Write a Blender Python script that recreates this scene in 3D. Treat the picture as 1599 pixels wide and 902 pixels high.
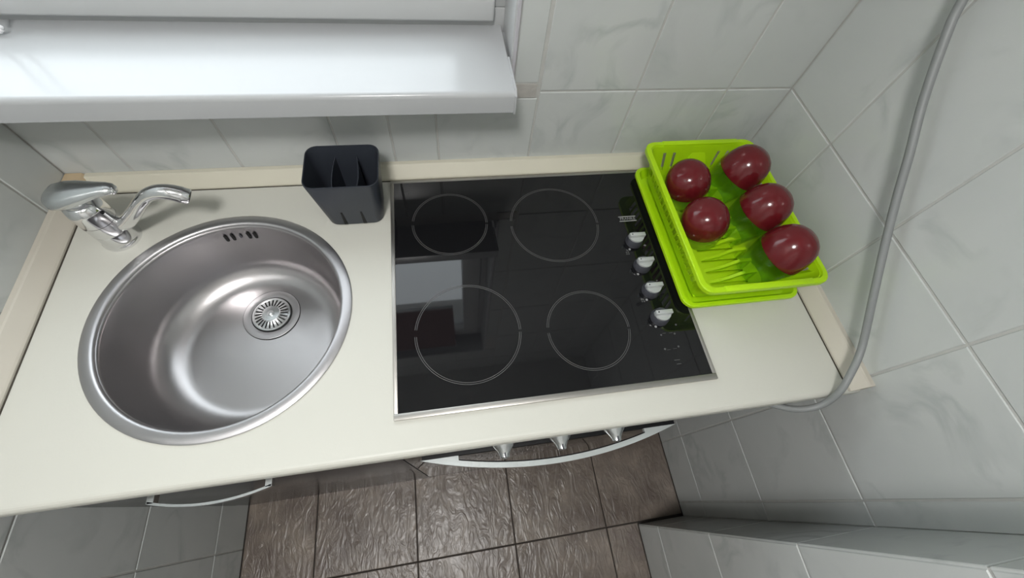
import bpy, bmesh, math, random
from mathutils import Vector, Matrix

# ------------------------------------------------------------------ reset
for o in list(bpy.data.objects):
    bpy.data.objects.remove(o, do_unlink=True)
scene = bpy.context.scene
COL = scene.collection
random.seed(7)
PI = math.pi

# ------------------------------------------------------------------ camera
cam_d = bpy.data.cameras.new('camera')
cam = bpy.data.objects.new('camera', cam_d)
COL.objects.link(cam)
cam.location = (0.7190, -0.6799, 1.6071)
cam.rotation_mode = 'XYZ'
cam.rotation_euler = (0.4842, -0.0943, -0.1464)
cam_d.sensor_fit = 'HORIZONTAL'
cam_d.sensor_width = 36.0
cam_d.lens = 36.0 * 635.83 / 1599.0
cam_d.clip_start = 0.01
scene.camera = cam

# ------------------------------------------------------------------ world, exposure
SKY = 4.8
LAMP = 84.0
w = bpy.data.worlds.new('overcast_sky')
scene.world = w
w.use_nodes = True
bg = w.node_tree.nodes['Background']
bg.inputs[0].default_value = (0.90, 0.95, 1.0, 1)
bg.inputs[1].default_value = SKY
scene.view_settings.view_transform = 'Standard'
scene.view_settings.look = 'None'
scene.view_settings.gamma = 1.0
scene.view_settings.use_curve_mapping = False
scene.view_settings.exposure = 0.0

# daylight enters through the window opening only: a portal guides the sampling
pd = bpy.data.lights.new('window_portal', 'AREA')
pd.shape = 'RECTANGLE'
pd.size = 1.16
pd.size_y = 1.04
pd.cycles.is_portal = True
po = bpy.data.objects.new('window_portal', pd)
COL.objects.link(po)
po.location = (0.281, 0.20, 1.68)
po.rotation_euler = (-PI / 2, 0, 0)

# ------------------------------------------------------------------ helpers
def link(o):
    COL.objects.link(o)
    return o

def empty(name, loc=(0, 0, 0)):
    o = bpy.data.objects.new(name, None)
    o.empty_display_size = 0.02
    o.location = loc
    return link(o)

def tag(o, label=None, cat=None, group=None, kind=None):
    if label: o['label'] = label
    if cat: o['category'] = cat
    if group: o['group'] = group
    if kind: o['kind'] = kind
    return o

def struct(o, label=None):
    o['kind'] = 'structure'
    if label: o['label'] = label
    return o

def obj(name, bm, mat, parent=None, smooth=None, loc=None):
    """link the bmesh as one mesh object; geometry is in world space unless loc is given"""
    bmesh.ops.recalc_face_normals(bm, faces=bm.faces[:])
    me = bpy.data.meshes.new(name)
    if smooth:
        lim = math.radians(smooth)
        for f in bm.faces: f.smooth = True
        for e in bm.edges:
            if len(e.link_faces) == 2:
                e.smooth = e.calc_face_angle(0) < lim
    bm.to_mesh(me); bm.free()
    me.materials.append(mat)
    o = bpy.data.objects.new(name, me)
    link(o)
    if loc is not None: o.location = loc
    if parent is not None:
        o.parent = parent
        if loc is None:
            o.matrix_parent_inverse = Matrix.Translation(-Vector(parent.location))
    return o

def B():
    return bmesh.new()

def box(bm, x0, x1, y0, y1, z0, z1, bev=0, seg=1):
    r = bmesh.ops.create_cube(bm, size=1)
    vs = r['verts']
    for v in vs:
        v.co = Vector((x0 + (v.co.x + .5) * (x1 - x0), y0 + (v.co.y + .5) * (y1 - y0), z0 + (v.co.z + .5) * (z1 - z0)))
    if bev:
        es = list({e for v in vs for e in v.link_edges})
        bmesh.ops.bevel(bm, geom=es, offset=bev, segments=seg, affect='EDGES', profile=0.5)
    return vs

def lathe(bm, prof, c=(0, 0, 0), n=48, closed=False):
    rings = []
    for r, z in prof:
        if r < 1e-6:
            rings.append([bm.verts.new((c[0], c[1], c[2] + z))])
        else:
            rings.append([bm.verts.new((c[0] + r * math.cos(2 * PI * i / n), c[1] + r * math.sin(2 * PI * i / n), c[2] + z)) for i in range(n)])
    pairs = list(zip(rings, rings[1:]))
    if closed: pairs.append((rings[-1], rings[0]))
    for a, b in pairs:
        for i in range(n):
            j = (i + 1) % n
            if len(a) == 1 and len(b) == 1: continue
            if len(a) == 1: bm.faces.new((a[0], b[i], b[j]))
            elif len(b) == 1: bm.faces.new((a[i], a[j], b[0]))
            else: bm.faces.new((a[i], a[j], b[j], b[i]))

def frames(pts):
    pts = [Vector(p) for p in pts]
    out = []
    up = None
    for i, p in enumerate(pts):
        t = (pts[min(i + 1, len(pts) - 1)] - pts[max(i - 1, 0)]).normalized()
        if up is None:
            up = Vector((0, 0, 1)) if abs(t.z) < .9 else Vector((0, 1, 0))
        s = t.cross(up).normalized()
        up = s.cross(t).normalized()
        out.append((p, s, up))
    return out

def tube(bm, pts, rad, n=12, cap=True, flat=1.0):
    """round (or flattened) tube through the points; rad a number or one per point"""
    rings = []
    for i, (p, s, u) in enumerate(frames(pts)):
        r = rad[i] if isinstance(rad, (list, tuple)) else rad
        rings.append([bm.verts.new(p + s * (r * math.cos(2 * PI * k / n)) + u * (r * flat * math.sin(2 * PI * k / n))) for k in range(n)])
    for a, b in zip(rings, rings[1:]):
        for i in range(n):
            j = (i + 1) % n
            bm.faces.new((a[i], a[j], b[j], b[i]))
    if cap:
        bm.faces.new(rings[0]); bm.faces.new(rings[-1])

def smooth_path(pts, k=6):
    pts = [Vector(p) for p in pts]
    out = []
    for i in range(len(pts) - 1):
        p0 = pts[max(i - 1, 0)]; p1 = pts[i]; p2 = pts[i + 1]; p3 = pts[min(i + 2, len(pts) - 1)]
        for j in range(k):
            t = j / k
            out.append(0.5 * ((2 * p1) + (-p0 + p2) * t + (2 * p0 - 5 * p1 + 4 * p2 - p3) * t * t + (-p0 + 3 * p1 - 3 * p2 + p3) * t ** 3))
    out.append(pts[-1])
    return out

def prism(bm, poly, vec):
    """closed prism: polygon (list of 3D points) extruded by vec"""
    vec = Vector(vec)
    a = [bm.verts.new(Vector(p)) for p in poly]
    b = [bm.verts.new(Vector(p) + vec) for p in poly]
    bm.faces.new(a); bm.faces.new(b[::-1])
    for i in range(len(a)):
        j = (i + 1) % len(a)
        bm.faces.new((a[i], b[i], b[j], a[j]))

def rrect(cx, cy, wx, wy, r, z, n=6):
    pts = []
    for k, (sx, sy) in enumerate(((1, 1), (-1, 1), (-1, -1), (1, -1))):
        ox, oy = cx + sx * (wx / 2 - r), cy + sy * (wy / 2 - r)
        for i in range(n + 1):
            a = k * PI / 2 + i / n * PI / 2
            pts.append((ox + r * math.cos(a), oy + r * math.sin(a), z))
    return pts

def loft(bm, rings, cap0=False, cap1=False, loop=False):
    vr = [[bm.verts.new(p) for p in r] for r in rings]
    prs = list(zip(vr, vr[1:]))
    if loop: prs.append((vr[-1], vr[0]))
    for a, b in prs:
        n = len(a)
        for i in range(n):
            j = (i + 1) % n
            bm.faces.new((a[i], a[j], b[j], b[i]))
    if cap0: bm.faces.new(vr[0])
    if cap1: bm.faces.new(vr[-1])
    return vr

# ------------------------------------------------------------------ materials
MATS = {}
def mat(name, col, rough=.5, metal=0., spec=.5, **kw):
    m = bpy.data.materials.new(name)
    m.use_nodes = True
    b = m.node_tree.nodes['Principled BSDF']
    b.inputs['Base Color'].default_value = (*col, 1)
    b.inputs['Roughness'].default_value = rough
    b.inputs['Metallic'].default_value = metal
    b.inputs['Specular IOR Level'].default_value = spec
    for k, v in kw.items():
        b.inputs[k.replace('_', ' ')].default_value = v
    MATS[name] = m
    return m

def nodes(m):
    return m.node_tree.nodes, m.node_tree.links, m.node_tree.nodes['Principled BSDF']

def mottled(m, c1, c2, scale=6, detail=4, bump=0, bscale=60, rvar=None):
    """subtle procedural colour variation and fine relief"""
    N, L, b = nodes(m)
    tc = N.new('ShaderNodeTexCoord')
    no = N.new('ShaderNodeTexNoise'); no.inputs['Scale'].default_value = scale; no.inputs['Detail'].default_value = detail
    L.new(tc.outputs['Object'], no.inputs['Vector'])
    mx = N.new('ShaderNodeMix'); mx.data_type = 'RGBA'
    mx.inputs[6].default_value = (*c1, 1); mx.inputs[7].default_value = (*c2, 1)
    L.new(no.outputs[0], mx.inputs[0]); L.new(mx.outputs[2], b.inputs['Base Color'])
    if bump:
        n2 = N.new('ShaderNodeTexNoise'); n2.inputs['Scale'].default_value = bscale; n2.inputs['Detail'].default_value = 3
        L.new(tc.outputs['Object'], n2.inputs['Vector'])
        bp = N.new('ShaderNodeBump'); bp.inputs['Strength'].default_value = bump; bp.inputs['Distance'].default_value = .002
        L.new(n2.outputs[0], bp.inputs['Height']); L.new(bp.outputs[0], b.inputs['Normal'])
    return m

def marble_tile():
    m = mat('grey_marbled_glazed_tile', (.55, .57, .56), .2, spec=.42)
    N, L, b = nodes(m)
    tc = N.new('ShaderNodeTexCoord'); oi = N.new('ShaderNodeObjectInfo')
    mul = N.new('ShaderNodeVectorMath'); mul.operation = 'SCALE'; mul.inputs['Scale'].default_value = 37.0
    cmb = N.new('ShaderNodeCombineXYZ')
    for k in range(3): L.new(oi.outputs['Random'], cmb.inputs[k])
    L.new(cmb.outputs[0], mul.inputs[0])
    add = N.new('ShaderNodeVectorMath'); L.new(tc.outputs['Object'], add.inputs[0]); L.new(mul.outputs[0], add.inputs[1])
    rot = N.new('ShaderNodeMapping'); rot.inputs['Rotation'].default_value = (.5, .5, .5); rot.inputs['Scale'].default_value = (1, 1, .42)
    L.new(add.outputs[0], rot.inputs[0])
    n1 = N.new('ShaderNodeTexNoise'); n1.inputs['Scale'].default_value = 7; n1.inputs['Detail'].default_value = 7; n1.inputs['Distortion'].default_value = .7
    L.new(rot.outputs[0], n1.inputs['Vector'])
    # veins where the noise passes its middle value
    sub = N.new('ShaderNodeMath'); sub.operation = 'SUBTRACT'; sub.inputs[1].default_value = .5; L.new(n1.outputs[0], sub.inputs[0])
    ab = N.new('ShaderNodeMath'); ab.operation = 'ABSOLUTE'; L.new(sub.outputs[0], ab.inputs[0])
    rp = N.new('ShaderNodeValToRGB'); rp.color_ramp.elements[0].position = 0; rp.color_ramp.elements[0].color = (1, 1, 1, 1)
    rp.color_ramp.elements[1].position = .075; rp.color_ramp.elements[1].color = (0, 0, 0, 1)
    L.new(ab.outputs[0], rp.inputs[0])
    n2 = N.new('ShaderNodeTexNoise'); n2.inputs['Scale'].default_value = 7; n2.inputs['Detail'].default_value = 3
    L.new(add.outputs[0], n2.inputs['Vector'])
    r2 = N.new('ShaderNodeValToRGB'); r2.color_ramp.elements[0].position = .48; r2.color_ramp.elements[1].position = .66
    L.new(n2.outputs[0], r2.inputs[0])
    mm = N.new('ShaderNodeMath'); mm.operation = 'MULTIPLY'; L.new(rp.outputs[0], mm.inputs[0]); L.new(r2.outputs[0], mm.inputs[1])
    m3 = N.new('ShaderNodeMath'); m3.operation = 'MULTIPLY'; m3.inputs[1].default_value = .46; L.new(mm.outputs[0], m3.inputs[0])
    base = N.new('ShaderNodeMix'); base.data_type = 'RGBA'
    base.inputs[6].default_value = (.49, .515, .505, 1); base.inputs[7].default_value = (.575, .59, .58, 1)
    L.new(n2.outputs[0], base.inputs[0])
    vein = N.new('ShaderNodeMix'); vein.data_type = 'RGBA'; vein.inputs[7].default_value = (.33, .36, .355, 1)
    L.new(m3.outputs[0], vein.inputs[0]); L.new(base.outputs[2], vein.inputs[6])
    L.new(vein.outputs[2], b.inputs['Base Color'])
    return m

def slate_tile():
    m = mat('brown_slate_floor_tile', (.14, .11, .09), .30, spec=.5)
    N, L, b = nodes(m)
    tc = N.new('ShaderNodeTexCoord'); oi = N.new('ShaderNodeObjectInfo')
    cmb = N.new('ShaderNodeCombineXYZ')
    mu = N.new('ShaderNodeMath'); mu.operation = 'MULTIPLY'; mu.inputs[1].default_value = 51.0
    L.new(oi.outputs['Random'], mu.inputs[0])
    L.new(mu.outputs[0], cmb.inputs[0]); L.new(mu.outputs[0], cmb.inputs[1])
    add = N.new('ShaderNodeVectorMath'); L.new(tc.outputs['Object'], add.inputs[0]); L.new(cmb.outputs[0], add.inputs[1])
    n1 = N.new('ShaderNodeTexNoise'); n1.inputs['Scale'].default_value = 7; n1.inputs['Detail'].default_value = 8; n1.inputs['Roughness'].default_value = .65
    L.new(add.outputs[0], n1.inputs['Vector'])
    rp = N.new('ShaderNodeValToRGB'); cr = rp.color_ramp
    cr.elements[0].position = .3; cr.elements[0].color = (.10, .075, .062, 1)
    cr.elements[1].position = .72; cr.elements[1].color = (.27, .225, .185, 1)
    e = cr.elements.new(.5); e.color = (.17, .138, .115, 1)
    L.new(n1.outputs[0], rp.inputs[0]); L.new(rp.outputs[0], b.inputs['Base Color'])
    mp = N.new('ShaderNodeMapping'); mp.inputs['Scale'].default_value = (1.6, .7, 1); mp.inputs['Rotation'].default_value = (0, 0, .25)
    L.new(add.outputs[0], mp.inputs[0])
    n2 = N.new('ShaderNodeTexNoise'); n2.inputs['Scale'].default_value = 20; n2.inputs['Detail'].default_value = 3; n2.inputs['Distortion'].default_value = 2.2
    L.new(mp.outputs[0], n2.inputs['Vector'])
    bp = N.new('ShaderNodeBump'); bp.inputs['Strength'].default_value = .6; bp.inputs['Distance'].default_value = .005
    L.new(n2.outputs[0], bp.inputs['Height']); L.new(bp.outputs[0], b.inputs['Normal'])
    return m

def brushed_steel(name, col, rough, sc=(1, 1, 60)):
    m = mat(name, col, rough, 1.0)
    N, L, b = nodes(m)
    tc = N.new('ShaderNodeTexCoord'); mp = N.new('ShaderNodeMapping'); mp.inputs['Scale'].default_value = sc
    no = N.new('ShaderNodeTexNoise'); no.inputs['Scale'].default_value = 14; no.inputs['Detail'].default_value = 4
    L.new(tc.outputs['Object'], mp.inputs[0]); L.new(mp.outputs[0], no.inputs['Vector'])
    mr = N.new('ShaderNodeMapRange'); mr.inputs[3].default_value = rough * .85; mr.inputs[4].default_value = rough * 1.15
    L.new(no.outputs[0], mr.inputs[0]); L.new(mr.outputs[0], b.inputs['Roughness'])
    return m

def thin_glass(name, tint, refl=1.0):
    m = bpy.data.materials.new(name); m.use_nodes = True
    N, L = m.node_tree.nodes, m.node_tree.links
    N.clear()
    out = N.new('ShaderNodeOutputMaterial'); tr = N.new('ShaderNodeBsdfTransparent'); gl = N.new('ShaderNodeBsdfGlossy')
    tr.inputs[0].default_value = (*tint, 1); gl.inputs['Roughness'].default_value = .02
    fr = N.new('ShaderNodeFresnel')
    ge = N.new('ShaderNodeNewGeometry'); ior = N.new('ShaderNodeMapRange')     # same reflectance from either face of a thin sheet
    ior.inputs[3].default_value = 1.5; ior.inputs[4].default_value = 1 / 1.5
    L.new(ge.outputs['Backfacing'], ior.inputs[0]); L.new(ior.outputs[0], fr.inputs[0])
    mx = N.new('ShaderNodeMixShader')
    L.new(fr.outputs[0], mx.inputs[0]); L.new(tr.outputs[0], mx.inputs[1]); L.new(gl.outputs[0], mx.inputs[2])
    L.new(mx.outputs[0], out.inputs[0])
    MATS[name] = m
    return m

TILE = marble_tile()
SLATE = slate_tile()
GROUT = mottled(mat('light_grout', (.48, .475, .455), .9), (.40, .40, .385), (.55, .545, .52), 40, 3)
GROUT_D = mottled(mat('dark_floor_grout', (.03, .025, .022), .9), (.022, .018, .016), (.045, .036, .03), 40, 3)
PLASTER = mottled(mat('white_plaster', (.74, .74, .72), .85), (.70, .70, .68), (.78, .78, .76), 5, 3)
MORTAR = mottled(mat('bare_mortar_patch', (.42, .40, .37), .95), (.36, .34, .32), (.5, .48, .45), 60, 5, .6, 150)
PVC = mottled(mat('white_pvc', (.42, .43, .44), .22, spec=.37), (.41, .42, .43), (.44, .45, .46), 3, 2)
PVC_F = mottled(mat('white_frame_pvc', (.48, .49, .49), .35), (.46, .47, .47), (.50, .51, .51), 3, 2)
TOPM = mottled(mat('cream_laminate', (.585, .58, .525), .42, spec=.4), (.57, .565, .51), (.60, .595, .54), 4, 3, .05, 250)
STRIP = mottled(mat('cream_plastic_strip', (.60, .575, .47), .45), (.58, .555, .455), (.63, .60, .495), 9, 3)
STRIP2 = mottled(mat('pinkish_plastic_strip', (.53, .495, .43), .45), (.51, .475, .41), (.56, .525, .455), 9, 3)  # own pinkish tone, darkened partway for the dimmer light on the left strip
TAN = mottled(mat('tan_corner_plastic', (.50, .38, .24), .5), (.46, .35, .22), (.55, .43, .28), 20, 3)
SEAL = mat('dark_joint_line', (.05, .042, .03), .8)
STEEL = brushed_steel('satin_stainless_steel', (.46, .445, .45), .30)
STEEL_R = brushed_steel('stainless_rim', (.49, .48, .49), .38)
STEEL_T = brushed_steel('hob_frame_steel', (.43, .415, .39), .42, (60, 1, 1))
CHROME = mat('chrome', (.80, .80, .81), .11, 1.0)
CHROME_B = mat('satin_chrome', (.66, .68, .69), .25, 1.0)
BLACKGLASS = mat('black_ceramic_glass', (.006, .006, .007), .035, spec=.5)
PRINT = mat('grey_ring_print', (.085, .085, .085), .5)
PRINT_L = mat('light_grey_print', (.30, .30, .30), .5)
SILVER = mat('silver_plastic', (.55, .57, .57), .32, .35)
DARKSILVER = mat('dark_silver_plastic', (.07, .072, .085), .35, .2)
DARKPL = mottled(mat('anthracite_plastic', (.032, .037, .048), .42), (.030, .035, .045), (.035, .040, .052), 8, 2)
BLACK = mat('black_void', (.004, .004, .004), .7)
BLACKPL = mat('black_plastic', (.008, .008, .009), .55, spec=.2)
CABF = mottled(mat('dark_gloss_front', (.04, .037, .04), .2, spec=.35), (.036, .034, .036), (.044, .041, .044), 3, 2)
CABIN = mat('dark_cabinet_board', (.06, .055, .055), .6)
OVENGLASS = mat('mirror_oven_glass', (.015, .013, .012), .03, spec=1.0)
LIME = mottled(mat('lime_plastic', (.415, .695, .006), .36, spec=.35), (.40, .675, .005), (.43, .715, .008), 12, 2)
RED = mottled(mat('dark_red_coating', (.115, .008, .011), .16, spec=.5), (.105, .007, .010), (.13, .010, .013), 15, 3)
CLEAR = thin_glass('clear_glass', (.86, .93, .88))
PANE = thin_glass('window_pane_glass', (.97, .985, .98))
CABLE = mottled(mat('grey_cable_sheath', (.23, .24, .24), .45), (.22, .23, .23), (.25, .26, .26), 30, 2)
BEAD = mat('white_bead', (.78, .78, .79), .3)
BLINDF = mottled(mat('red_brown_blind_fabric', (.13, .06, .055), .9), (.115, .052, .048), (.15, .07, .062), 30, 3)
LAMPM = mat('lamp_diffuser', (.9, .9, .88), .4)
b_ = LAMPM.node_tree.nodes['Principled BSDF']
b_.inputs['Emission Color'].default_value = (1.0, .985, .965, 1)
b_.inputs['Emission Strength'].default_value = LAMP

# ------------------------------------------------------------------ measures (metres)
ZC = 0.9023            # worktop surface
XR = 1.4733            # right wall
YF = -0.6008           # worktop front edge
YI, XO = -0.8306, 1.3019   # projecting pier on the right
CEIL = 2.5
YB = -2.2
ROWS = [0.0, .1658, .4759, .7860, 1.0961, 1.4062, 1.7163, 2.0264, 2.3365, CEIL]
J = 0.004              # joint width
TD = 0.008             # tile thickness
REC = 0.0019           # how deep the grout lies behind the tile face

# ------------------------------------------------------------------ the room shell
WX0, WX1, WZ0, WZ1 = -.30, .862, 1.120, 2.20     # window opening
bm = B()
box(bm, -.5, WX1, REC, .30, 0, WZ0)
box(bm, -.5, XR + .2, REC, .30, WZ1, CEIL)
box(bm, WX1, XR + .2, REC, .30, 0, WZ1)
box(bm, -.5, WX0, REC, .30, WZ0, WZ1)
box(bm, -.5, -.2, -.05, REC, 0, CEIL)
wall_back = struct(obj('wall_back', bm, GROUT), 'back wall of grey marbled tiles behind the worktop and under the window')
bm = B(); box(bm, -.2, -REC, YB, REC, 0, CEIL)
wall_left = struct(obj('wall_left', bm, GROUT), 'left wall of grey marbled tiles beside the sink')
bm = B(); box(bm, XR + REC, XR + .2, YI - REC, REC, 0, CEIL); box(bm, XO + REC, XR + .2, YB, YI - REC, 0, CEIL)
wall_right = struct(obj('wall_right', bm, GROUT), 'right wall of grey marbled tiles with a projecting pier near the floor corner')
bm = B(); box(bm, -.2, XR + .2, YB - .2, YB, 0, CEIL)
wall_front = struct(obj('wall_front', bm, PLASTER), 'plain plastered wall behind the viewer')
bm = B(); box(bm, -.2, XR + .2, YB - .2, .30, CEIL, CEIL + .1)
ceiling = struct(obj('ceiling', bm, PLASTER), 'white plastered ceiling')
bm = B(); box(bm, -.2, XR + .2, YB - .2, .30, -.1, -.002)
floor = struct(obj('floor', bm, GROUT_D), 'brown slate-look tiled floor in front of the oven')

TMESH = {}
def tile_mesh(wd, ht, material, depth=TD, bev=.0012):
    key = (round(wd, 4), round(ht, 4), material.name)
    if key in TMESH: return TMESH[key]
    t = B()
    a, b = wd / 2, ht / 2
    # local: x across, y up, z outwards; face at z=0
    rings = [[(-a, -b, -depth), (a, -b, -depth), (a, b, -depth), (-a, b, -depth)],
             [(-a, -b, -bev), (a, -b, -bev), (a, b, -bev), (-a, b, -bev)],
             [(-a + bev, -b + bev, 0), (a - bev, -b + bev, 0), (a - bev, b - bev, 0), (-a + bev, b - bev, 0)]]
    loft(t, rings, True, True)
    bmesh.ops.recalc_face_normals(t, faces=t.faces[:])
    me = bpy.data.meshes.new('tile'); t.to_mesh(me); t.free(); me.materials.append(material)
    TMESH[key] = me
    return me

def tile(parent, wd, ht, center, axis, material=TILE):
    """axis: which way the face looks: '-y', '+y', '-x', '+x', '+z'"""
    o = bpy.data.objects.new('tile', tile_mesh(wd, ht, material))
    link(o); o.parent = parent
    rot = {'-y': (PI / 2, 0, 0), '+y': (PI / 2, 0, PI), '-x': (PI / 2, 0, -PI / 2), '+x': (PI / 2, 0, PI / 2), '+z': (0, 0, 0)}[axis]
    jit = random.uniform(-.0004, .0002)
    n = {'-y': Vector((0, -1, 0)), '+y': Vector((0, 1, 0)), '-x': Vector((-1, 0, 0)), '+x': Vector((1, 0, 0)), '+z': Vector((0, 0, 1))}[axis]
    o.location = Vector(center) + n * jit
    o.rotation_euler = rot
    return o

# back wall tiles: vertical joints every 0.2009
vx = [0.0] + [.1179 + .2009 * k for k in range(7)] + [XR]
for i in range(len(vx) - 1):
    a, b = vx[i], vx[i + 1]
    if i == 0: a -= J / 2 - .001
    if i == len(vx) - 2: b += J / 2 - .001
    for r in range(3, len(ROWS) - 1):
        z0, z1 = ROWS[r], ROWS[r + 1]
        if r == 8: z1 = 2.5
        if b < .93:                                   # columns under, beside or above the window
            if r == 3: z1 = 1.083
            elif a < .72 - .01 or r > 3:
                if z1 <= WZ1: 
                    if b > .9:                         # narrow cut tiles beside the window
                        zz0 = 1.113 if r == 4 else z0
                        tile(wall_back, (.9187 - J / 2) - .871, z1 - zz0 - J, ((.9187 - J / 2 + .871) / 2, 0, (zz0 + z1) / 2), '-y')
                    continue
                z0 = max(z0, WZ1)
                if z1 - z0 < .03: continue
        segs = [(a, b)]
        if r == 3 and a < .62 < b: segs = [(a, .6278), (.6278, b)]
        for (p, q) in segs:
            tile(wall_back, q - p - J * (1 if len(segs) == 1 else .8), z1 - z0 - J, ((p + q) / 2, 0, (z0 + z1) / 2), '-y')
# bare mortar where a tile was cut short
bm = B()
vs = box(bm, .862, .9155, -.0006, .004, 1.0845, 1.1115)
obj('mortar_patch', bm, MORTAR, wall_back)

# right wall, pier and left wall
ry = [0.0] + [-.165 - .2073 * k for k in range(4)] + [YI]
for i in range(len(ry) - 1):
    for r in range(len(ROWS) - 1):
        a, b = ry[i], ry[i + 1]
        wd = a - b - J
        if i == len(ry) - 2: wd = a - b - J / 2; 
        c = (a + b) / 2 - (J / 4 if i == len(ry) - 2 else 0)
        tile(wall_right, wd, ROWS[r + 1] - ROWS[r] - J, (XR, c, (ROWS[r] + ROWS[r + 1]) / 2), '-x')
for r in range(len(ROWS) - 1):
    h = ROWS[r + 1] - ROWS[r] - J; zc = (ROWS[r] + ROWS[r + 1]) / 2
    tile(wall_right, XR - XO - .003, h, ((XR + XO) / 2, YI, zc), '+y')
    for k in range(2):
        ya = YI - .2035 * k
        tile(wall_right, .2035 - J, h, (XO, ya - .1035, zc), '-x')
ly = [0.0] + [-.0946 - .2033 * k for k in range(6)]
for i in range(len(ly) - 1):
    for r in range(len(ROWS) - 1):
        tile(wall_left, ly[i] - ly[i + 1] - J, ROWS[r + 1] - ROWS[r] - J, (0, (ly[i] + ly[i + 1]) / 2, (ROWS[r] + ROWS[r + 1]) / 2), '+x')
# floor tiles
fx = [0.0, .2184, .5410, .8636, 1.1862, XR]
fy = [-.5019 - .3226 * k for k in range(5)]
for i in range(len(fx) - 1):
    for k in range(len(fy) - 1):
        x1 = fx[i + 1]
        if i == 4 and fy[k] < YI + .01: x1 = XO
        tile(floor, x1 - fx[i] - J, fy[k] - fy[k + 1] - J, ((fx[i] + x1) / 2, (fy[k] + fy[k + 1]) / 2, 0), '+z', SLATE)

# window: frame, sash, pane, reveal lining, corner bead
win = struct(empty('window_1', (.43, .10, 1.164)), 'white plastic window above the sill, only its bottom rail in view')
bm = B()
for x0, x1, z0, z1 in ((WX0, WX1, 1.15, 1.195), (WX0, WX1, 2.14, 2.20), (WX0, WX0 + .05, 1.195, 2.14), (.815, WX1, 1.195, 2.14)):
    box(bm, x0, x1, .097, .165, z0, z1, .003, 2)
obj('window_frame', bm, PVC_F, win, 40)
bm = B()
for x0, x1, z0, z1 in ((WX0 + .022, .840, 1.177, 1.216), (WX0 + .022, .840, 2.10, 2.165), (WX0 + .022, WX0 + .09, 1.212, 2.104), (.770, .840, 1.212, 2.104)):
    box(bm, x0, x1, .082, .150, z0, z1, .005, 3)
obj('sash', bm, PVC_F, win, 40)
bm = B(); box(bm, WX0 + .085, .775, .115, .119, 1.211, 2.105)
obj('pane', bm, PANE, win)
bm = B()
box(bm, .8600, .8625, -.001, .165, 1.150, 2.20)
box(bm, WX0, .862, .002, .165, 2.1985, 2.2010)
obj('reveal_lining', bm, PVC_F, win)
bm = B(); box(bm, .8625, .8690, -.0035, .002, 1.118, 2.20, .0012, 2)
struct(obj('trim_1', bm, mottled(mat('grey_corner_bead', (.47, .46, .49), .5), (.44, .43, .46), (.5, .49, .52), 20, 2)), 'grey corner bead up the right edge of the window recess')

# window sill: folded board with a deep front lip
bm = B()
prof = [(.098, 1.164), (-.085, 1.164)]
for k in range(5):
    a = PI / 2 + k / 4 * PI / 2
    prof.append((-.086 + .008 * math.cos(a), 1.156 + .008 * math.sin(a)))
prof += [(-.094, 1.127), (-.089, 1.127), (-.089, 1.150), (.098, 1.150)]
prism(bm, [(.004, y, z) for y, z in prof], (.8495, 0, 0))
box(bm, WX0 + .002, .004, .004, .098, 1.150, 1.164)
sill = empty('window_sill', (.43, 0, 1.127))
tag(sill, 'long white glossy plastic window sill above the sink', 'window sill')
obj('sill_board', bm, PVC, sill, 35)
bm = B()
prism(bm, [(.8535, y, z) for y, z in [(.0, 1.166), (-.086, 1.166), (-.0955, 1.159), (-.0955, 1.1245), (-.085, 1.1245), (-.0, 1.148)]], (.0035, 0, 0))
obj('end_cap', bm, PVC, sill)

# roller blind high in the window recess with its bead chain
rb = empty('roller_blind', (.40, .05, 2.17))
tag(rb, 'red-brown roller blind in the window recess with a white bead chain hanging at left', 'blind')
bm = B(); tube(bm, [(.085, .05, 2.165), (.73, .05, 2.165)], .022, 20); obj('tube', bm, PVC, rb, 40)
bm = B(); box(bm, .10, .725, .028, .0288, 1.715, 2.165); obj('fabric', bm, BLINDF, rb)
bm = B(); box(bm, .10, .725, .024, .033, 1.700, 1.718, .003, 2); obj('bottom_bar', bm, PVC, rb, 40)
ch = B()
zc_ = 2.15
while zc_ > 1.185:
    bmesh.ops.create_icosphere(ch, subdivisions=1 if zc_ > 1.3 else 2, radius=.0032, matrix=Matrix.Translation((.0865 + .004 * math.sin((zc_ - 1.17) * 9), .055, zc_)))
    zc_ -= .0068
for k in range(1, 8):
    a = k / 8 * PI
    bmesh.ops.create_icosphere(ch, subdivisions=2, radius=.0032, matrix=Matrix.Translation((.0745 + .0125 * math.cos(a), .055, 1.181 - .012 * math.sin(a))))
zc_ = 1.185
while zc_ < 2.15:
    bmesh.ops.create_icosphere(ch, subdivisions=1 if zc_ > 1.3 else 2, radius=.0032, matrix=Matrix.Translation((.062, .055, zc_)))
    zc_ += .0068
obj('bead_chain', ch, BEAD, rb, 60)['kind'] = 'stuff'

# ceiling lamp
lamp = empty('ceiling_lamp', (.48, -1.06, CEIL))
tag(lamp, 'round white ceiling lamp overhead', 'lamp')
bm = B(); lathe(bm, [(0, 0), (.17, 0), (.17, -.03), (.155, -.034), (0, -.034)], (.48, -1.06, CEIL), 40); obj('lamp_base', bm, PVC, lamp, 40)
bm = B(); lathe(bm, [(.15, -.034), (.148, -.05), (.12, -.075), (.07, -.09), (0, -.095)], (.48, -1.06, CEIL), 40); obj('lamp_diffuser', bm, LAMPM, lamp, 60)

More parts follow.
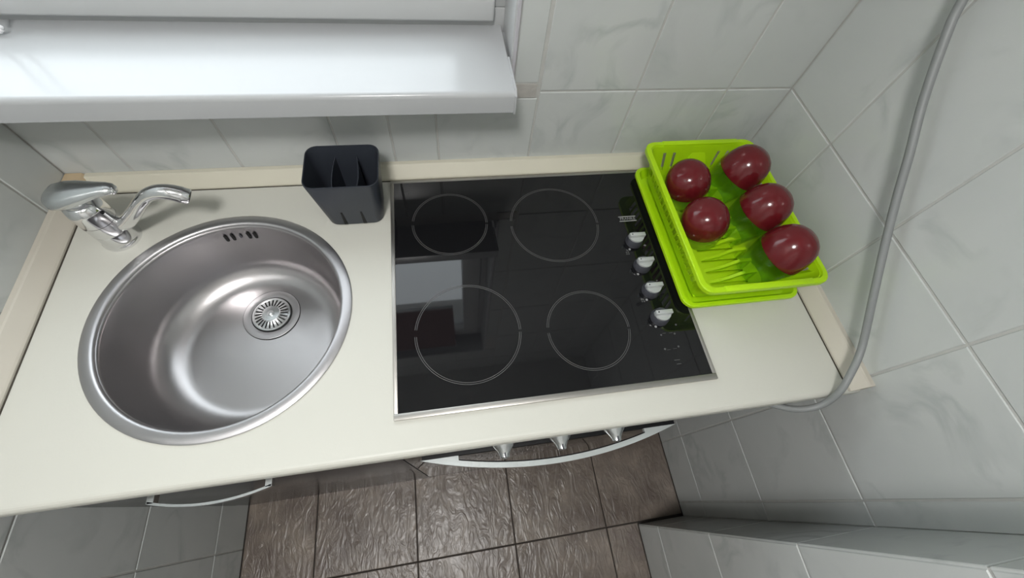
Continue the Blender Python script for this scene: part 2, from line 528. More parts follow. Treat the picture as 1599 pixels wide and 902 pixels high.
# ------------------------------------------------------------------ worktop (with the sink cut out)
SX, SY, SR = .3218, -.3235, .2171
bm = B()
prof = [(-.0005, ZC - .034), (-.0005, ZC)]
for k in range(6):
    a = PI / 2 - k / 5 * PI / 2
    prof.append((YF + .010 - .010 * math.cos(a), ZC - .010 + .010 * math.sin(a)))
for k in range(4):
    a = k / 3 * PI / 2
    prof.append((YF + .008 - .008 * math.cos(a), ZC - .026 - .008 * math.sin(a)))
prism(bm, [(.001, y, z) for y, z in prof], (XR - .003, 0, 0))
top = obj('worktop', bm, TOPM)
bm = B(); lathe(bm, [(0, -.2), (.203, -.2), (.203, .2), (0, .2)], (SX, SY, ZC), 72)
cut = obj('cutter', bm, TOPM)
md = top.modifiers.new('hole', 'BOOLEAN'); md.object = cut; md.operation = 'DIFFERENCE'; md.solver = 'EXACT'
dg = bpy.context.evaluated_depsgraph_get()
me2 = bpy.data.meshes.new_from_object(top.evaluated_get(dg))
top.modifiers.clear(); top.data = me2
bpy.data.objects.remove(cut, do_unlink=True)
tag(top, 'cream laminate worktop with rounded front edge running wall to wall', 'worktop')

# sealing strips along the walls
ST = .0277
def strip_prof():
    return [(0, 0), (.0305, 0), (.0305, .0045), (.0285, .0075), (.0115, .0262), (.009, ST), (0, ST)]
t2 = B(); prism(t2, [(.034, -d, ZC + h) for d, h in strip_prof()], (1.4425 - .034 - .0, 0, 0))
tb = struct(obj('trim_2', t2, STRIP), 'cream sealing strip between worktop and back wall')
bm = B(); box(bm, .034, 1.4425, -.0322, -.0300, ZC, ZC + .0012); obj('dark_joint', bm, SEAL, tb)
t3 = B(); prism(t3, [(d, -.040, ZC + h) for d, h in strip_prof()], (0, YF + .042, 0))
tl = struct(obj('trim_3', t3, STRIP2), 'pinkish cream sealing strip along the left wall')
bm = B(); box(bm, .0300, .0324, YF + .004, -.040, ZC, ZC + .0012); obj('dark_joint', bm, SEAL, tl)
t4 = B(); prism(t4, [(XR - d, -.002, ZC + h) for d, h in strip_prof()], (0, YF + .004, 0))
tr = struct(obj('trim_4', t4, STRIP2), 'pinkish cream sealing strip along the right wall, its cut end at the front')
bm = B(); box(bm, XR - .0324, XR - .0300, YF + .012, -.034, ZC, ZC + .0012); obj('dark_joint', bm, SEAL, tr)
t5 = B()
loft(t5, [rrect(.018, -.020, .036, .040, .003, ZC), rrect(.018, -.020, .036, .040, .003, ZC + .024), rrect(.0165, -.018, .030, .033, .003, ZC + .030)], True, True)
tc5 = struct(obj('trim_5', t5, TAN), 'tan plastic corner cap of the sealing strips behind the tap')

# ------------------------------------------------------------------ sink
sink = empty('sink', (SX, SY, ZC - .152))
tag(sink, 'round stainless steel sink bowl set into the worktop', 'sink')
D = .150
bm = B()
lathe(bm, [(.2171, .0004), (.2171, .0018), (.2155, .0030), (.2020, .0036), (.1985, .0028), (.1965, .0008), (.1955, -.003)], (SX, SY, ZC), 96)
obj('rim', bm, STEEL_R, sink, 50)
prof = [(.1956, -.0025), (.1946, -.010)]
prof += [(.1940, -.030), (.1925, -.060), (.1895, -.090)]
R = .058
cxr, czr = .1875 - R, -D + R
for k in range(1, 13):
    a = k / 12 * PI / 2
    prof.append((cxr + R * math.cos(a), czr - R * math.sin(a)))
prof += [(.09, -D - .0006), (.045, -D - .0012), (0, -D - .0012)]
bm = B(); lathe(bm, prof, (SX, SY, ZC), 96)
# offset drain: a shallow dished seat is covered by the flange
bowl = obj('bowl', bm, STEEL, sink, 60)
md = bowl.modifiers.new('sheet', 'SOLIDIFY'); md.thickness = .001; md.offset = 1
DX, DY, DZ = .3338, -.2564, ZC - D + .0002
dr = B(); lathe(dr, [(.0570, -.0006), (.0570, .0010), (.0555, .0016), (.0440, .0006), (.0415, -.0001), (.0405, .0)], (DX, DY, DZ), 64)
drain = obj('drain_flange', dr, STEEL_R, sink, 40)
bm = B(); lathe(bm, [(.0578, -.0004), (.0578, .0006), (.0567, .0006), (.0567, -.0004)], (DX, DY, DZ), 64, True); obj('seal_ring', bm, BLACK, drain)
bm = B(); lathe(bm, [(.0412, .0002), (.0412, .0010), (.0385, .0010), (.0385, .0002)], (DX, DY, DZ), 64, True); obj('seal_ring', bm, BLACK, drain)
st = B(); lathe(st, [(.0390, .0004), (.0385, .0032), (.0350, .0040), (.0335, .0030), (.0185, .0058), (.0175, .0070), (.012, .0074), (0, .0074)], (DX, DY, DZ), 64)
strainer = obj('strainer', st, CHROME_B, sink, 40)
for k in range(24):
    a = 2 * PI * k / 24
    s = B()
    ca, sa = math.cos(a), math.sin(a)
    w_ = .0016
    pts = []
    for r_, h_, sg in ((.0195, .0060, -1), (.0330, .0036, -1.5), (.0330, .0036, 1.5), (.0195, .0060, 1)):
        pts.append((DX + r_ * ca - sg * w_ / 1.6 * sa, DY + r_ * sa + sg * w_ / 1.6 * ca, DZ + h_ + .0002))
    prism(s, pts, (0, 0, -.001))
    obj('slot', s, BLACK, strainer)
bm = B(); lathe(bm, [(.0065, .007), (.0065, .0095), (.0045, .0115), (0, .012)], (DX, DY, DZ), 24); obj('strainer_knob', bm, CHROME_B, strainer, 40)
# overflow slots in the back of the bowl
for k, (ang, hh) in enumerate(((102.0, .019), (98.4, .020), (94.2, .010), (89.6, .020), (86.0, .019))):
    a = math.radians(ang)
    s = B()
    rr = .1926
    cx_, cy_ = SX + rr * math.cos(a), SY + rr * math.sin(a)
    ux, uy = -math.sin(a), math.cos(a)
    hw = .0028 if k != 2 else .0022
    poly = []
    for i in range(12):
        t = 2 * PI * i / 12
        du = hw * math.cos(t); dv = hw * math.sin(t) + (hh / 2 - hw) * (1 if math.sin(t) > 0 else -1)
        poly.append((cx_ + du * ux, cy_ + du * uy, ZC - .030 + dv))
    prism(s, poly, (-.0012 * math.cos(a), -.0012 * math.sin(a), 0))
    obj('overflow_slot', s, BLACK if k != 2 else DARKSILVER, sink)

# ------------------------------------------------------------------ mixer tap
FX, FY = .116, -.140
tap = empty('mixer_tap', (FX, FY, ZC))
tag(tap, 'chrome single-lever mixer tap in the back corner by the sink', 'tap')
bm = B(); lathe(bm, [(0, 0), (.0325, 0), (.0325, .004), (.031, .007), (.0300, .010), (.0292, .030), (.0282, .0330), (0, .0330)], (FX, FY, ZC), 40); obj('base', bm, CHROME, tap, 40)
bm = B(); lathe(bm, [(0, .0335), (.0287, .0335), (.0289, .045), (.0287, .0600), (0, .0600)], (FX, FY, ZC), 40); obj('swivel_collar', bm, CHROME, tap, 40)
bm = B(); lathe(bm, [(0, .0608), (.0287, .0608), (.0282, .085), (.0255, .098), (.018, .104), (0, .106)], (FX, FY, ZC), 40)
body = obj('cartridge_body', bm, CHROME, tap, 40)
bm = B(); lathe(bm, [(0, 0), (.0030, 0), (.0030, .0012), (0, .0012)], (0, 0, 0), 16)
sd = obj('set_screw_hole', bm, BLACK, body)
sd.matrix_parent_inverse = Matrix.Identity(4)
sd.location = (.0270, -.0085, .084); sd.rotation_euler = (0, PI / 2, -.3)
sd.parent = tap
# lever: broad rounded hood over the body tapering to a thin tip that points along the wall
bm = B()
secs = [(-.036, .004, .003, .1150), (-.032, .016, .010, .1155), (-.022, .025, .016, .1165), (-.006, .0275, .0185, .1180), (.012, .0255, .0175, .1205), (.030, .0205, .0140, .1245), (.048, .0155, .0105, .1285), (.062, .0125, .0085, .1305), (.070, .0105, .0070, .1300), (.0745, .006, .004, .1285)]
rings = []
for x, hw, hh, z in secs:
    ring = []
    for k in range(20):
        t = 2 * PI * k / 20
        c_, s_ = math.cos(t), math.sin(t)
        zz = hh * s_ if s_ > 0 else hh * .75 * s_
        ring.append((FX + x, FY + hw * math.copysign(abs(c_) ** .8, c_), ZC + z + zz))
    rings.append(ring)
loft(bm, rings, True, True)
lever = obj('lever', bm, CHROME_B, tap, 50)
bm = B()
bmesh.ops.create_uvsphere(bm, u_segments=16, v_segments=10, radius=.0085, matrix=Matrix.Translation((FX + .0715, FY, ZC + .128)) @ Matrix.Diagonal((.55, 1.05, .8, 1)))
obj('lever_tip', bm, CHROME, lever, 60)
# spout
pts = smooth_path([(FX + .012, FY, ZC + .038), (FX + .036, FY, ZC + .045), (FX + .065, FY, ZC + .070), (FX + .093, FY, ZC + .097), (FX + .113, FY, ZC + .112), (FX + .132, FY, ZC + .118), (FX + .148, FY, ZC + .116), (FX + .162, FY, ZC + .108)], 6)
rad = [.0140 + (.0112 - .0140) * min(1, i / 14) + (.0034 * max(0, (i - 22) / 20)) for i in range(len(pts))]
bm = B(); tube(bm, pts, rad, 20); obj('spout', bm, CHROME, tap, 50)
e1, e0 = pts[-1], pts[-2]
dd = (e1 - e0).normalized()
bm = B(); tube(bm, [e1 - dd * .004, e1 + dd * .009, e1 + dd * .011], [.0138, .0138, .0122], 20, True)
aer = obj('aerator', bm, CHROME, tap, 40)
bm = B(); tube(bm, [e1 + dd * .0105, e1 + dd * .0115], [.0105, .0105], 18, True); obj('aerator_mesh', bm, BLACKPL, aer)

# ------------------------------------------------------------------ utensil holder
UX, UY = .5415, -.0985
uh = empty('utensil_holder', (UX + .002, -.103, ZC))
tag(uh, 'empty anthracite plastic utensil holder between sink and hob', 'utensil holder')
H = .120
def ur(t, ins=0):     # t 0 bottom .. 1 top
    wx = .106 + (.134 - .106) * t - 2 * ins
    wy = .082 + (.106 - .082) * t - 2 * ins
    cy = -.1015 + (UY + .1015 + .000) * t
    cx = .5435 + (UX - .5435) * t
    return cx, cy, wx, wy
bm = B()
rings = []
for t in (0, .03, .5, .97, 1.0):
    cx, cy, wx, wy = ur(t)
    sh = .004 if t == 0 else (.0006 if t == 1.0 else 0)
    rings.append(rrect(cx, cy, wx - 2 * sh, wy - 2 * sh, .020, ZC + H * t, 6))
for t in (1.0, .97, .5, .04):
    cx, cy, wx, wy = ur(t, .0026)
    rings.append(rrect(cx, cy, wx, wy, .018, ZC + H * t - (0 if t < 1 else 0), 6))
loft(bm, rings, True, True)
obj('body', bm, DARKPL, uh, 40)
for fx_, bow in ((-.020, -.004), (.020, .004)):
    bm = B()
    n = 8
    fr, bk = [], []
    for side, lst in ((-.0009, fr), (.0009, bk)):
        for zt in (.05, .80):
            cx, cy, wx, wy = ur(zt, .002)
            row = []
            for i in range(n + 1):
                s = i / n
                row.append(bm.verts.new((cx + fx_ + side + bow * math.sin(PI * s), cy - wy / 2 + wy * s, ZC + H * zt)))
            lst.append(row)
    for i in range(n):
        bm.faces.new((fr[0][i], fr[0][i + 1], fr[1][i + 1], fr[1][i]))
        bm.faces.new((bk[0][i], bk[1][i], bk[1][i + 1], bk[0][i + 1]))
        bm.faces.new((fr[1][i], fr[1][i + 1], bk[1][i + 1], bk[1][i]))
    obj('divider', bm, DARKPL, uh, 40)
for xs in (.5235, .5605):
    bm = B()
    t0, t1 = .03, .37
    c0, c1 = ur(t0), ur(t1)
    y0, y1 = c0[1] - c0[3] / 2, c1[1] - c1[3] / 2
    prism(bm, [(xs - .0036, y0 - .0005, ZC + H * t0), (xs + .0036, y0 - .0005, ZC + H * t0), (xs + .0016, y1 - .0005, ZC + H * t1), (xs - .0016, y1 - .0005, ZC + H * t1)], (0, .0012, 0))
    obj('drain_slot', bm, BLACK, uh)

# ------------------------------------------------------------------ ceramic hob
HX0, HX1, HY0, HY1 = .6107, 1.1907, -.5446, -.0352
hob = empty('ceramic_hob', ((HX0 + HX1) / 2, (HY0 + HY1) / 2, ZC))
tag(hob, 'black ceramic glass hob with four ring zones and steel frame', 'hob')
ZG = ZC + .0050
bm = B()
t_ = .0075
box(bm, HX0 + t_ - .001, HX1 - t_ + .001, HY0 + t_ + .0025, HY1 - t_ + .001, ZC + .0002, ZG)
obj('glass_plate', bm, BLACKGLASS, hob)
bm = B()
for x0, x1, y0, y1 in ((HX0, HX1, HY0, HY0 + t_ + .003), (HX0, HX1, HY1 - t_, HY1), (HX0, HX0 + t_, HY0 + t_ + .003, HY1 - t_), (HX1 - t_, HX1, HY0 + t_ + .003, HY1 - t_)):
    box(bm, x0, x1, y0, y1, ZC + .0001, ZG + .0008, .0010, 2)
obj('steel_frame', bm, STEEL_T, hob, 40)

def arc_band(bm, cx, cy, r0, r1, a0, a1, z, n=40, th=.00015):
    vs = []
    for i in range(n + 1):
        a = a0 + (a1 - a0) * i / n
        c_, s_ = math.cos(a), math.sin(a)
        vs.append([bm.verts.new((cx + r * c_, cy + r * s_, zz)) for r, zz in ((r0, z), (r1, z), (r1, z + th), (r0, z + th))])
    for a, b in zip(vs, vs[1:]):
        for k in range(4):
            l = (k + 1) % 4
            bm.faces.new((a[k], a[l], b[l], b[k]))
    bm.faces.new(vs[0]); bm.faces.new(vs[-1][::-1])

for (bx, by, br) in ((.1207, -.1221, .0785), (.3433, -.1396, .0968), (.1355, -.3685, .0971), (.3609, -.3869, .0806)):
    bm = B()
    cx, cy = HX0 + bx, HY1 + by
    for a0, a1 in ((math.radians(-3), math.radians(172)), (math.radians(180), math.radians(354))):
        for r in (br - .0009, br - .0041):
            arc_band(bm, cx, cy, r, r + .0010, a0, a1, ZG)
    obj('zone_ring', bm, PRINT, hob)

for ky in (-.2376, -.2986, -.3573, -.4165):
    c = (1.1168, ky + .002, ZG)
    bm = B(); lathe(bm, [(0, 0), (.0180, 0), (.0180, .004), (.0165, .012), (.0145, .016), (0, .016)], c, 36)
    kb = obj('control_knob', bm, DARKSILVER, hob, 40)
    # grip: half-round block in front of a straight top edge
    bm = B()
    poly = [(c[0] - .0165, c[1] + .004, c[2] + .0160)]
    for i in range(11):
        a = PI + i / 10 * PI
        poly.append((c[0] + .0165 * math.cos(a), c[1] + .002 + .0155 * math.sin(a), c[2] + .0160))
    poly.append((c[0] + .0165, c[1] + .004, c[2] + .0160))
    prism(bm, poly, (0, 0, .0035)); obj('knob_skirt', bm, SILVER, kb, 30)
    bm = B(); box(bm, c[0] - .0170, c[0] + .0170, c[1] - .0030, c[1] + .0055, c[2] + .0155, c[2] + .0275, .0012, 2)
    obj('grip_bar', bm, SILVER, kb, 40)
    bm = B(); lathe(bm, [(0, 0), (.0014, 0), (.0014, .0003), (0, .0003)], (c[0] - .012, c[1] + .0012, c[2] + .0275), 12)
    obj('pointer_dot', bm, BLACKPL, kb)

def flat_box(x, y, wx, wy, m=PRINT, name='printed_mark'):
    bm = B(); box(bm, x - wx / 2, x + wx / 2, y - wy / 2, y + wy / 2, ZG, ZG + .0002)
    return obj(name, bm, m, hob)
def flat_disc(x, y, r, m=PRINT, name='printed_mark'):
    bm = B(); lathe(bm, [(0, 0), (r, 0), (r, .0002), (0, .0002)], (x, y, ZG), 16)
    return obj(name, bm, m, hob)
def flat_text(s, x, y, size, m, parent):
    cu = bpy.data.curves.new('txt', 'FONT'); cu.body = s; cu.size = size; cu.align_x = 'CENTER'; cu.align_y = 'CENTER'; cu.extrude = .0001
    o = bpy.data.objects.new('txt', cu); link(o)
    me = bpy.data.meshes.new_from_object(o.evaluated_get(bpy.context.evaluated_depsgraph_get()))
    bpy.data.objects.remove(o, do_unlink=True)
    me.name = 'printed_logo'; me.materials.clear(); me.materials.append(m)
    p = bpy.data.objects.new('printed_logo', me); link(p); p.parent = parent
    p.location = Vector((x, y, ZG + .0002)) - Vector(parent.location)
    return p
flat_box(1.1205, -.1685, .040, .0024, PRINT_L)
flat_box(1.1205, -.1805, .040, .0024, PRINT_L)
flat_text('FRANKE', 1.1205, -.1745, .0098, PRINT_L, hob)
for x, y in ((1.1025, -.254), (1.1030, -.315), (1.1035, -.374), (1.104, -.432)): flat_disc(x, y, .0024, PRINT_L)
for x, y in ((1.0955, -.263), (1.0955, -.3745)):
    for dx in (-.0022, .0022):
        for dy in (-.0022, .0022): flat_box(x + dx, y + dy, .003, .003)
for x, y in ((1.1093, -.4497), (1.1370, -.4501), (1.1077, -.4779), (1.1358, -.4760), (1.1459, -.4323)): flat_disc(x, y, .0020, PRINT)
for x, y in ((1.1160, -.4470), (1.1300, -.4475), (1.1150, -.4800), (1.1280, -.4790)): flat_box(x, y, .007, .0008)
flat_box(1.1242, -.5012, .011, .001); flat_box(1.1254, -.5088, .009, .001)
flat_disc(.6462, -.0709, .0028, PRINT)

# ------------------------------------------------------------------ base cabinet under the sink
cab = empty('base_cabinet', (.30, -.29, 0))
tag(cab, 'dark grey glossy base cabinet under the sink with bow handle', 'cabinet')
zt = ZC - .0345
bm = B(); box(bm, .002, .018, -.562, -.005, .10, zt); obj('side_panel', bm, CABIN, cab)
bm = B(); box(bm, .578, .594, -.562, -.005, .10, zt); obj('side_panel', bm, CABIN, cab)
bm = B(); box(bm, .018, .578, -.562, -.005, .10, .116); obj('bottom_panel', bm, CABIN, cab)
bm = B(); box(bm, .003, .593, -.5815, -.5625, .102, zt - .006, .001, 2); door = obj('door', bm, CABF, cab, 40)
bm = B(); box(bm, .002, .594, -.5800, -.562, .0008, .0995); obj('plinth', bm, CABF, cab)
bm = B()
hz = .845
x0_, x1_ = .232, .410
outer, inner = [], []
n = 18
for i in range(n + 1):
    s = i / n
    x = x0_ + (x1_ - x0_) * s
    bow = .013 * (1 - (2 * s - 1) ** 2)
    outer.append((x, -.610 - bow)); inner.append((x, -.6062 - bow))
poly = [(x, y, hz - .006) for x, y in outer] + [(x, y, hz - .006) for x, y in inner[::-1]]
prism(bm, poly, (0, 0, .012))
box(bm, x0_ - .001, x0_ + .009, -.6095, -.5815, hz - .006, hz + .006)
box(bm, x1_ - .009, x1_ + .001, -.6095, -.5815, hz - .006, hz + .006)
obj('handle', bm, CHROME_B, door, 30)

# ------------------------------------------------------------------ built-in oven under the hob
OX0, OX1 = .5975, 1.1875
oven = empty('built_in_oven', ((OX0 + OX1) / 2, -.30, 0))
tag(oven, 'built-in oven with dark mirror glass front under the hob', 'oven')
bm = B(); box(bm, OX0 + .012, OX1 - .012, -.560, -.03, .095, zt - .002); obj('oven_body', bm, CABIN, oven)
bm = B(); box(bm, OX0, OX1, -.5830, -.5605, .105, .792, .0012, 2); odoor = obj('oven_door', bm, OVENGLASS, oven, 40)
bm = B(); box(bm, OX0, OX1, -.5830, -.5605, .803, zt - .004, .0012, 2); panel = obj('control_panel', bm, OVENGLASS, oven, 40)
bm = B(); box(bm, OX0 + .004, OX1 - .004, -.578, -.56, .0008, .1045); obj('plinth', bm, CABF, oven)
bm = B(); box(bm, OX0 - .003, OX0 - .0004, -.5828, -.5605, .105, zt - .004); obj('side_edge', bm, BLACKPL, oven)
# handle: straight black bar and a silver crescent with a long opening
HZ = .775
ox = .8930
bm = B(); box(bm, ox - .252, ox + .252, -.5985, -.5832, HZ - .006, HZ + .009, .001, 2); hbar = obj('handle_bar', bm, BLACKPL, odoor, 40)
bm = B()
n = 40
Rr = []
for i in range(n + 1):
    s = -1 + 2 * i / n
    Rr.append((ox + .254 * s, -.5985 - .0385 * (1 - abs(s) ** 2.0)))
# outer band split in three: left plate, thin bow, right plate
cutx = .185
def yo(x): 
    s = (x - ox) / .254
    return -.5985 - .0385 * (1 - s * s)
left = [p for p in Rr if p[0] <= ox - cutx]
bow = [(ox - cutx + 2 * cutx * i / 30) for i in range(31)]
def plate(poly2):
    prism(bm, [(x, y, HZ) for x, y in poly2], (0, 0, .008))
xl = [ox - .254 + (.254 - cutx) * i / 8 for i in range(9)]
plate([(x, yo(x)) for x in xl] + [(ox - cutx, -.5985)])
xr = [ox + cutx + (.254 - cutx) * i / 8 for i in range(9)]
plate([(ox + cutx, -.5985)] + [(x, yo(x)) for x in xr])
plate([(x, yo(x)) for x in bow] + [(x, yo(x) + .0095) for x in bow[::-1]])
obj('handle_crescent', bm, mat('pale_silver_handle', (.62, .66, .66), .3, .45), odoor, 25)
bm = B()
prism(bm, [(x, yo(x) + .0098, HZ - .002) for x in bow] + [(x, yo(x) + .0118, HZ - .002) for x in bow[::-1]], (0, 0, .010))
obj('handle_gasket', bm, BLACKPL, odoor, 25)
for kx in (.789, .8925, .996):
    bm = B()
    pr = [(.0235, .0), (.0230, .006), (.0205, .0135), (.0165, .0190), (.0120, .0245), (.0088, .0310), (.0080, .0355), (.0060, .0370), (0, .0370)]
    t = B(); lathe(t, pr, (0, 0, 0), 28)
    bmesh.ops.transform(t, matrix=Matrix.Translation((kx, -.5830, .842)) @ Matrix.Rotation(PI / 2, 4, 'X'), verts=t.verts[:])
    kn = obj('oven_knob', t, CHROME_B, oven, 40)
    bm.free()
    bm = B(); box(bm, kx - .0012, kx + .0012, -.6202, -.6080, .8460, .8520); obj('pointer_groove', bm, DARKSILVER, kn)

# ------------------------------------------------------------------ drip tray and dish rack
ZT = ZC + .0060
TX, TY, TW, TH_ = 1.2930, -.2270, .256, .362
tray = empty('drip_tray', (TX, TY, ZT))
tag(tray, 'shallow lime green drip tray under the dish rack', 'tray')
bm = B()
loft(bm, [rrect(TX, TY, TW - .034, TH_ - .034, .014, ZT + .0005), rrect(TX, TY, TW - .026, TH_ - .026, .016, ZT + .004), rrect(TX, TY, TW - .014, TH_ - .014, .02, ZT + .0125),
          rrect(TX, TY, TW, TH_, .024, ZT + .0125), rrect(TX, TY, TW, TH_, .024, ZT + .0185), rrect(TX, TY, TW - .003, TH_ - .003, .0235, ZT + .0205), rrect(TX, TY, TW - .015, TH_ - .015, .0195, ZT + .0205),
          rrect(TX, TY, TW - .019, TH_ - .019, .018, ZT + .0175), rrect(TX, TY, TW - .028, TH_ - .028, .015, ZT + .006), rrect(TX, TY, TW - .036, TH_ - .036, .012, ZT + .0028)], True, True)
obj('tray_dish', bm, LIME, tray, 35)

RX, RY, RW, RH = 1.2925, -.2290, .262, .371
ZR = ZC + .1000       # rim height
ZB = ZC + .0220       # rack floor
IN = .018             # how far the base is drawn in
rack = empty('dish_rack', (RX, RY, ZB))
tag(rack, 'lime green plastic dish rack with slatted sides in the corner', 'dish rack')
# rim: rolled lip
bm = B()
loft(bm, [rrect(RX, RY, RW, RH, .024, ZR - .010), rrect(RX, RY, RW, RH, .024, ZR - .002), rrect(RX, RY, RW - .003, RH - .003, .0235, ZR), rrect(RX, RY, RW - .019, RH - .019, .018, ZR),
          rrect(RX, RY, RW - .022, RH - .022, .017, ZR - .003), rrect(RX, RY, RW - .023, RH - .023, .0165, ZR - .013), rrect(RX, RY, RW - .0265, RH - .0265, .016, ZR - .013), rrect(RX, RY, RW - .0035, RH - .0035, .023, ZR - .010)], loop=True)
rim = obj('rim', bm, LIME, rack, 35)
for sg in (-1, 1):
    bm = B(); yy = RY + sg * (RH / 2 + .0005)
    box(bm, RX - .088, RX + .092, min(yy, yy - sg * .012), max(yy, yy - sg * .012), ZR - .0115, ZR + .0012, .0015, 2)
    obj('grip_lip', bm, LIME, rim, 40)

def outline(t, out=0):
    """half sizes of the wall at height fraction t (0 base, 1 rim)"""
    ins = .012 + IN * (1 - t)
    return RW / 2 - ins + out, RH / 2 - ins + out
RC = .018
WT = .0020
# rounded corners of the wall
for sx, sy, a0 in ((1, 1, 0), (-1, 1, 90), (-1, -1, 180), (1, -1, 270)):
    bm = B()
    grid = []
    for out in (0, WT):
        for t in (0, .12, .5, 1):
            hx, hy = outline(t, out)
            r = RC - .004 * (1 - t) + out
            grid.append([(RX + sx * (hx - r) + r * math.cos(math.radians(a0 + 90 * i / 8)), RY + sy * (hy - r) + r * math.sin(math.radians(a0 + 90 * i / 8)), ZB + (ZR - .004 - ZB) * t) for i in range(9)])
    V = [[bm.verts.new(p) for p in row] for row in grid]
    for base in (0, 4):
        for k in range(3):
            for i in range(8):
                bm.faces.new((V[base + k][i], V[base + k][i + 1], V[base + k + 1][i + 1], V[base + k + 1][i]))
    for i in range(8):
        bm.faces.new((V[3][i], V[3][i + 1], V[7][i + 1], V[7][i])); bm.faces.new((V[0][i], V[0][i + 1], V[4][i + 1], V[4][i]))
    for i in (0, 8):
        for k in range(3):
            bm.faces.new((V[k][i], V[k + 1][i], V[4 + k + 1][i], V[4 + k][i]))
    obj('corner_wall', bm, LIME, rack, 40)

def wall_pt(side, u, t):
    """side: 'L','R' (long sides; u along y 0 back..1 front), 'K' back, 'F' front (u along x 0..1)"""
    hx, hy = outline(t)
    r = RC - .004 * (1 - t)
    z = ZB + (ZR - .004 - ZB) * t
    if side in 'LR':
        s = -1 if side == 'L' else 1
        return Vector((RX + s * hx, RY + (hy - r) - 2 * (hy - r) * u, z))
    s = 1 if side == 'K' else -1
    return Vector((RX - (hx - r) + 2 * (hx - r) * u, RY + s * hy, z))
NOUT = {'L': Vector((-WT, 0, 0)), 'R': Vector((WT, 0, 0)), 'K': Vector((0, WT, 0)), 'F': Vector((0, -WT, 0))}
def wpoly(bm, side, uts):
    prism(bm, [wall_pt(side, u, t) for u, t in uts], NOUT[side])

for side in 'LR':
    bm = B()
    wpoly(bm, side, [(0, 0), (1, 0), (1, .30), (0, .30)])
    wpoly(bm, side, [(0, .80), (1, .80), (1, 1), (0, 1)])
    wpoly(bm, side, [(0, .30), (.02, .30), (.02, .80), (0, .80)])
    wpoly(bm, side, [(.98, .30), (1, .30), (1, .80), (.98, .80)])
    obj('side_wall', bm, LIME, rack)
    NS = 18
    for k in range(NS + 1):
        u = .02 + .96 * k / NS
        bw = .0095
        lean = .030
        bm = B()
        q = [(max(.0, u - bw - lean / 2), .30), (max(.0, u + bw - lean / 2), .30), (min(1, u + bw + lean / 2), .80), (min(1, u - bw + lean / 2), .80)]
        wpoly(bm, side, q)
        obj('slat', bm, LIME, rack)
for side in 'KF':
    bm = B()
    wpoly(bm, side, [(0, 0), (1, 0), (1, .22), (0, .22)])
    wpoly(bm, side, [(0, .80), (1, .80), (1, 1), (0, 1)])
    edges = [0, .085, .122, .205, .242, .758, .795, .878, .915, 1]
    for k in range(0, len(edges), 2):
        a, b = edges[k], edges[k + 1]
        wpoly(bm, side, [(a, .22), (b, .22), (b, .80), (a, .80)])
    obj('end_wall', bm, LIME, rack)
    s = -1 if side == 'K' else 1
    bm = B()
    P = [wall_pt(side, u, t) for u, t in ((.44, .78), (.60, .78), (.68, .30), (.36, .30))]
    Q = [P[0], P[1], P[2] + Vector((0, s * .014, 0)), P[3] + Vector((0, s * .014, 0))]
    a = [bm.verts.new(p) for p in P]; b = [bm.verts.new(p) for p in Q[2:]]
    bm.faces.new((a[0], a[1], b[0], b[1])); bm.faces.new((a[1], a[2], b[0])); bm.faces.new((a[0], b[1], a[3])); bm.faces.new((a[3], b[1], b[0], a[2])); bm.faces.new((a[0], a[3], a[2], a[1]))
    obj('cutlery_clip', bm, LIME, rack)
# floor of the rack with slits beside each divider
hx, hy = outline(0)
bx0, bx1, by0, by1 = RX - hx, RX + hx, RY - hy, RY + hy
FXa, FXb = 1.238, 1.322
fins = [-.3560 + .0265 * k for k in range(9)]
bm = B()
zf0, zf1 = ZB - .001, ZB + .0012
box(bm, bx0, FXa, by0, by1, zf0, zf1)
box(bm, FXb, bx1, by0, by1, zf0, zf1)
ed = [by0] + sum([[f - .0085, f - .0036] for f in fins], []) + [by1]
for k in range(0, len(ed), 2):
    box(bm, FXa, FXb, ed[k], ed[k + 1], zf0, zf1)
obj('rack_floor', bm, LIME, rack)
for f in fins:
    bm = B()
    prof = [(1.236, .0002), (1.256, .0050), (1.274, .0140), (1.290, .0270), (1.297, .0310), (1.3215, .0330), (1.3225, .0315), (1.3225, .0), (1.3165, .0), (1.3155, .0255), (1.299, .0235), (1.291, .0190), (1.276, .0060), (1.258, .0002)]
    a_ = [[(x, f + dy, ZB + .0012 + h) for x, h in prof] for dy in (-.0030, .0030)]
    va, vb = ([bm.verts.new(p) for p in row] for row in a_)
    n_ = len(prof)
    for k in range(n_):
        bm.faces.new((va[k], va[(k + 1) % n_], vb[(k + 1) % n_], vb[k]))
    for row in (va, vb):                                  # side faces as strips between the top and the under edge
        for k in range(n_ // 2 - 1):
            bm.faces.new((row[k], row[k + 1], row[n_ - 2 - k], row[n_ - 1 - k]))
    obj('plate_divider', bm, LIME, rack)

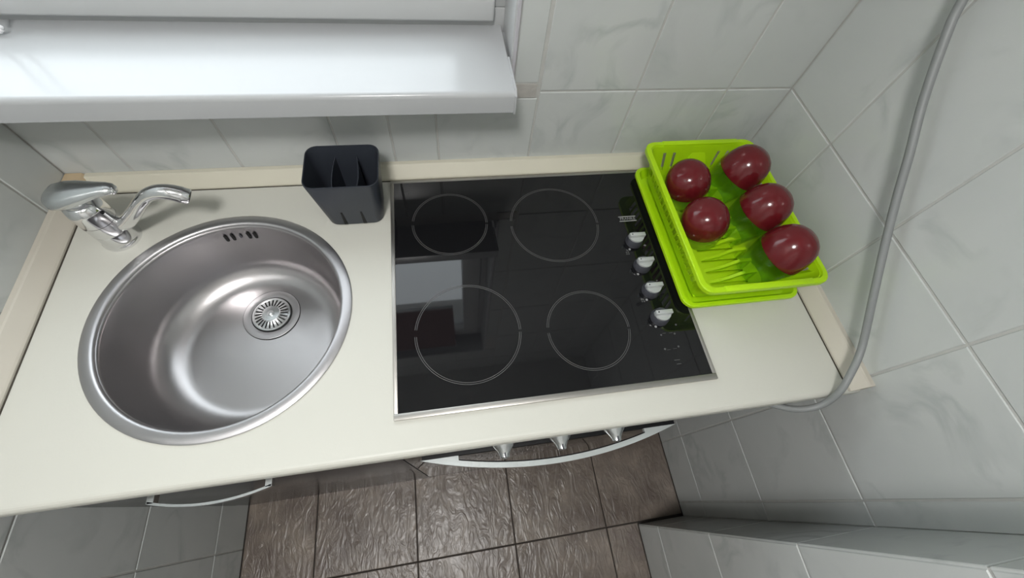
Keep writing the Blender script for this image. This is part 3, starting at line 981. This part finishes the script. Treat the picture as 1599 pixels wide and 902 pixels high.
# ------------------------------------------------------------------ glasses upside down in the rack
GP = [(.0350, .000), (.0365, .010), (.0395, .026), (.0435, .044), (.0462, .058), (.0472, .068), (.0470, .078), (.0455, .090), (.0420, .103), (.0360, .1150), (.0270, .1240), (.0160, .1295), (.006, .1312), (0, .1314)]
def glass_meshes():
    lo = [p for p in GP if p[1] <= .068]
    t = B(); lathe(t, lo + [(r - .0018, z) for r, z in lo[::-1]], (0, 0, 0), 40, True)
    hi = [(.0471, .0665)] + [p for p in GP if p[1] > .067]
    s = B(); lathe(s, [(r - .0018 if r > .002 else 0, z - .0012) for r, z in hi[::-1]] + hi, (0, 0, 0), 40)
    return t, s
glabels = [
    ((1.2180, -.1560), 'red-coated drinking glass upside down at the back left of the rack'),
    ((1.3560, -.1430), 'red-coated drinking glass upside down at the back right of the rack'),
    ((1.2180, -.2560), 'red-coated drinking glass upside down at the front of the left row beside the hob'),
    ((1.3550, -.2470), 'red-coated drinking glass upside down in the middle of the right row of three'),
    ((1.3570, -.3460), 'red-coated drinking glass upside down nearest the front right corner of the rack')]
ta, tb_ = glass_meshes()
ma = None
for i, ((gx, gy), lab) in enumerate(glabels):
    # each glass leans outwards: inner edge of its mouth on the dividers, outer edge on the rack floor
    left = gx < 1.3                                       # the left pair are slightly smaller and squatter
    sc, sz = (.955, .83) if left else (1.0, 1.0)
    lean = math.radians(-24 if left else 20)
    dz = .1 * sz * (1 - math.cos(lean))
    low = ZB + .0014 + dz - .035 * sc * abs(math.sin(lean))
    lift = max(0, ZB + .0014 - low)
    g = empty('drinking_glass', (gx - .1 * sz * math.sin(lean), gy, ZB + .0014 + dz + lift))
    g.rotation_euler = (0, lean, 0); g.scale = (sc, sc, sz)
    tag(g, lab, 'glass', 'red-coated glasses drying in the green rack')
    if ma is None:
        p = obj('clear_rim', ta, CLEAR, g, 60, loc=(0, 0, 0)); q = obj('red_bowl', tb_, RED, g, 60, loc=(0, 0, 0))
        ma, mb = p, q
    else:
        for src in (ma, mb):
            c = src.copy(); link(c); c.parent = g; c.location = (0, 0, 0)

# ------------------------------------------------------------------ grey cable down the right wall
bm = B()
path = smooth_path([(1.452, -.080, 1.62), (1.450, -.115, 1.48), (1.448, -.1665, 1.360), (1.446, -.1940, 1.3185), (1.446, -.2463, 1.2544), (1.446, -.2975, 1.2024), (1.446, -.3445, 1.1515), (1.446, -.4045, 1.0914),
                    (1.445, -.4708, 1.0289), (1.4425, -.5378, .9670), (1.4150, -.5810, .9395), (1.4040, -.5990, .9200), (1.3930, -.6110, .8950), (1.3740, -.6150, .8760), (1.3424, -.6100, .8640), (1.300, -.590, .858), (1.24, -.55, .850), (1.20, -.50, .80), (1.21, -.30, .30)], 6)
tube(bm, path, .0062, 14)
cab_ = obj('power_cable', bm, CABLE, None, 60)
tag(cab_, 'grey cable hanging down the right wall and under the worktop corner', 'cable')
bm = B()
tube(bm, smooth_path([(1.447, -.1900, 1.3240), (1.450, -.1690, 1.352), (1.455, -.150, 1.366), (1.460, -.120, 1.40), (1.462, -.06, 1.50)], 6), .0040, 10)
obj('branch_lead', bm, CABLE, cab_, 60)
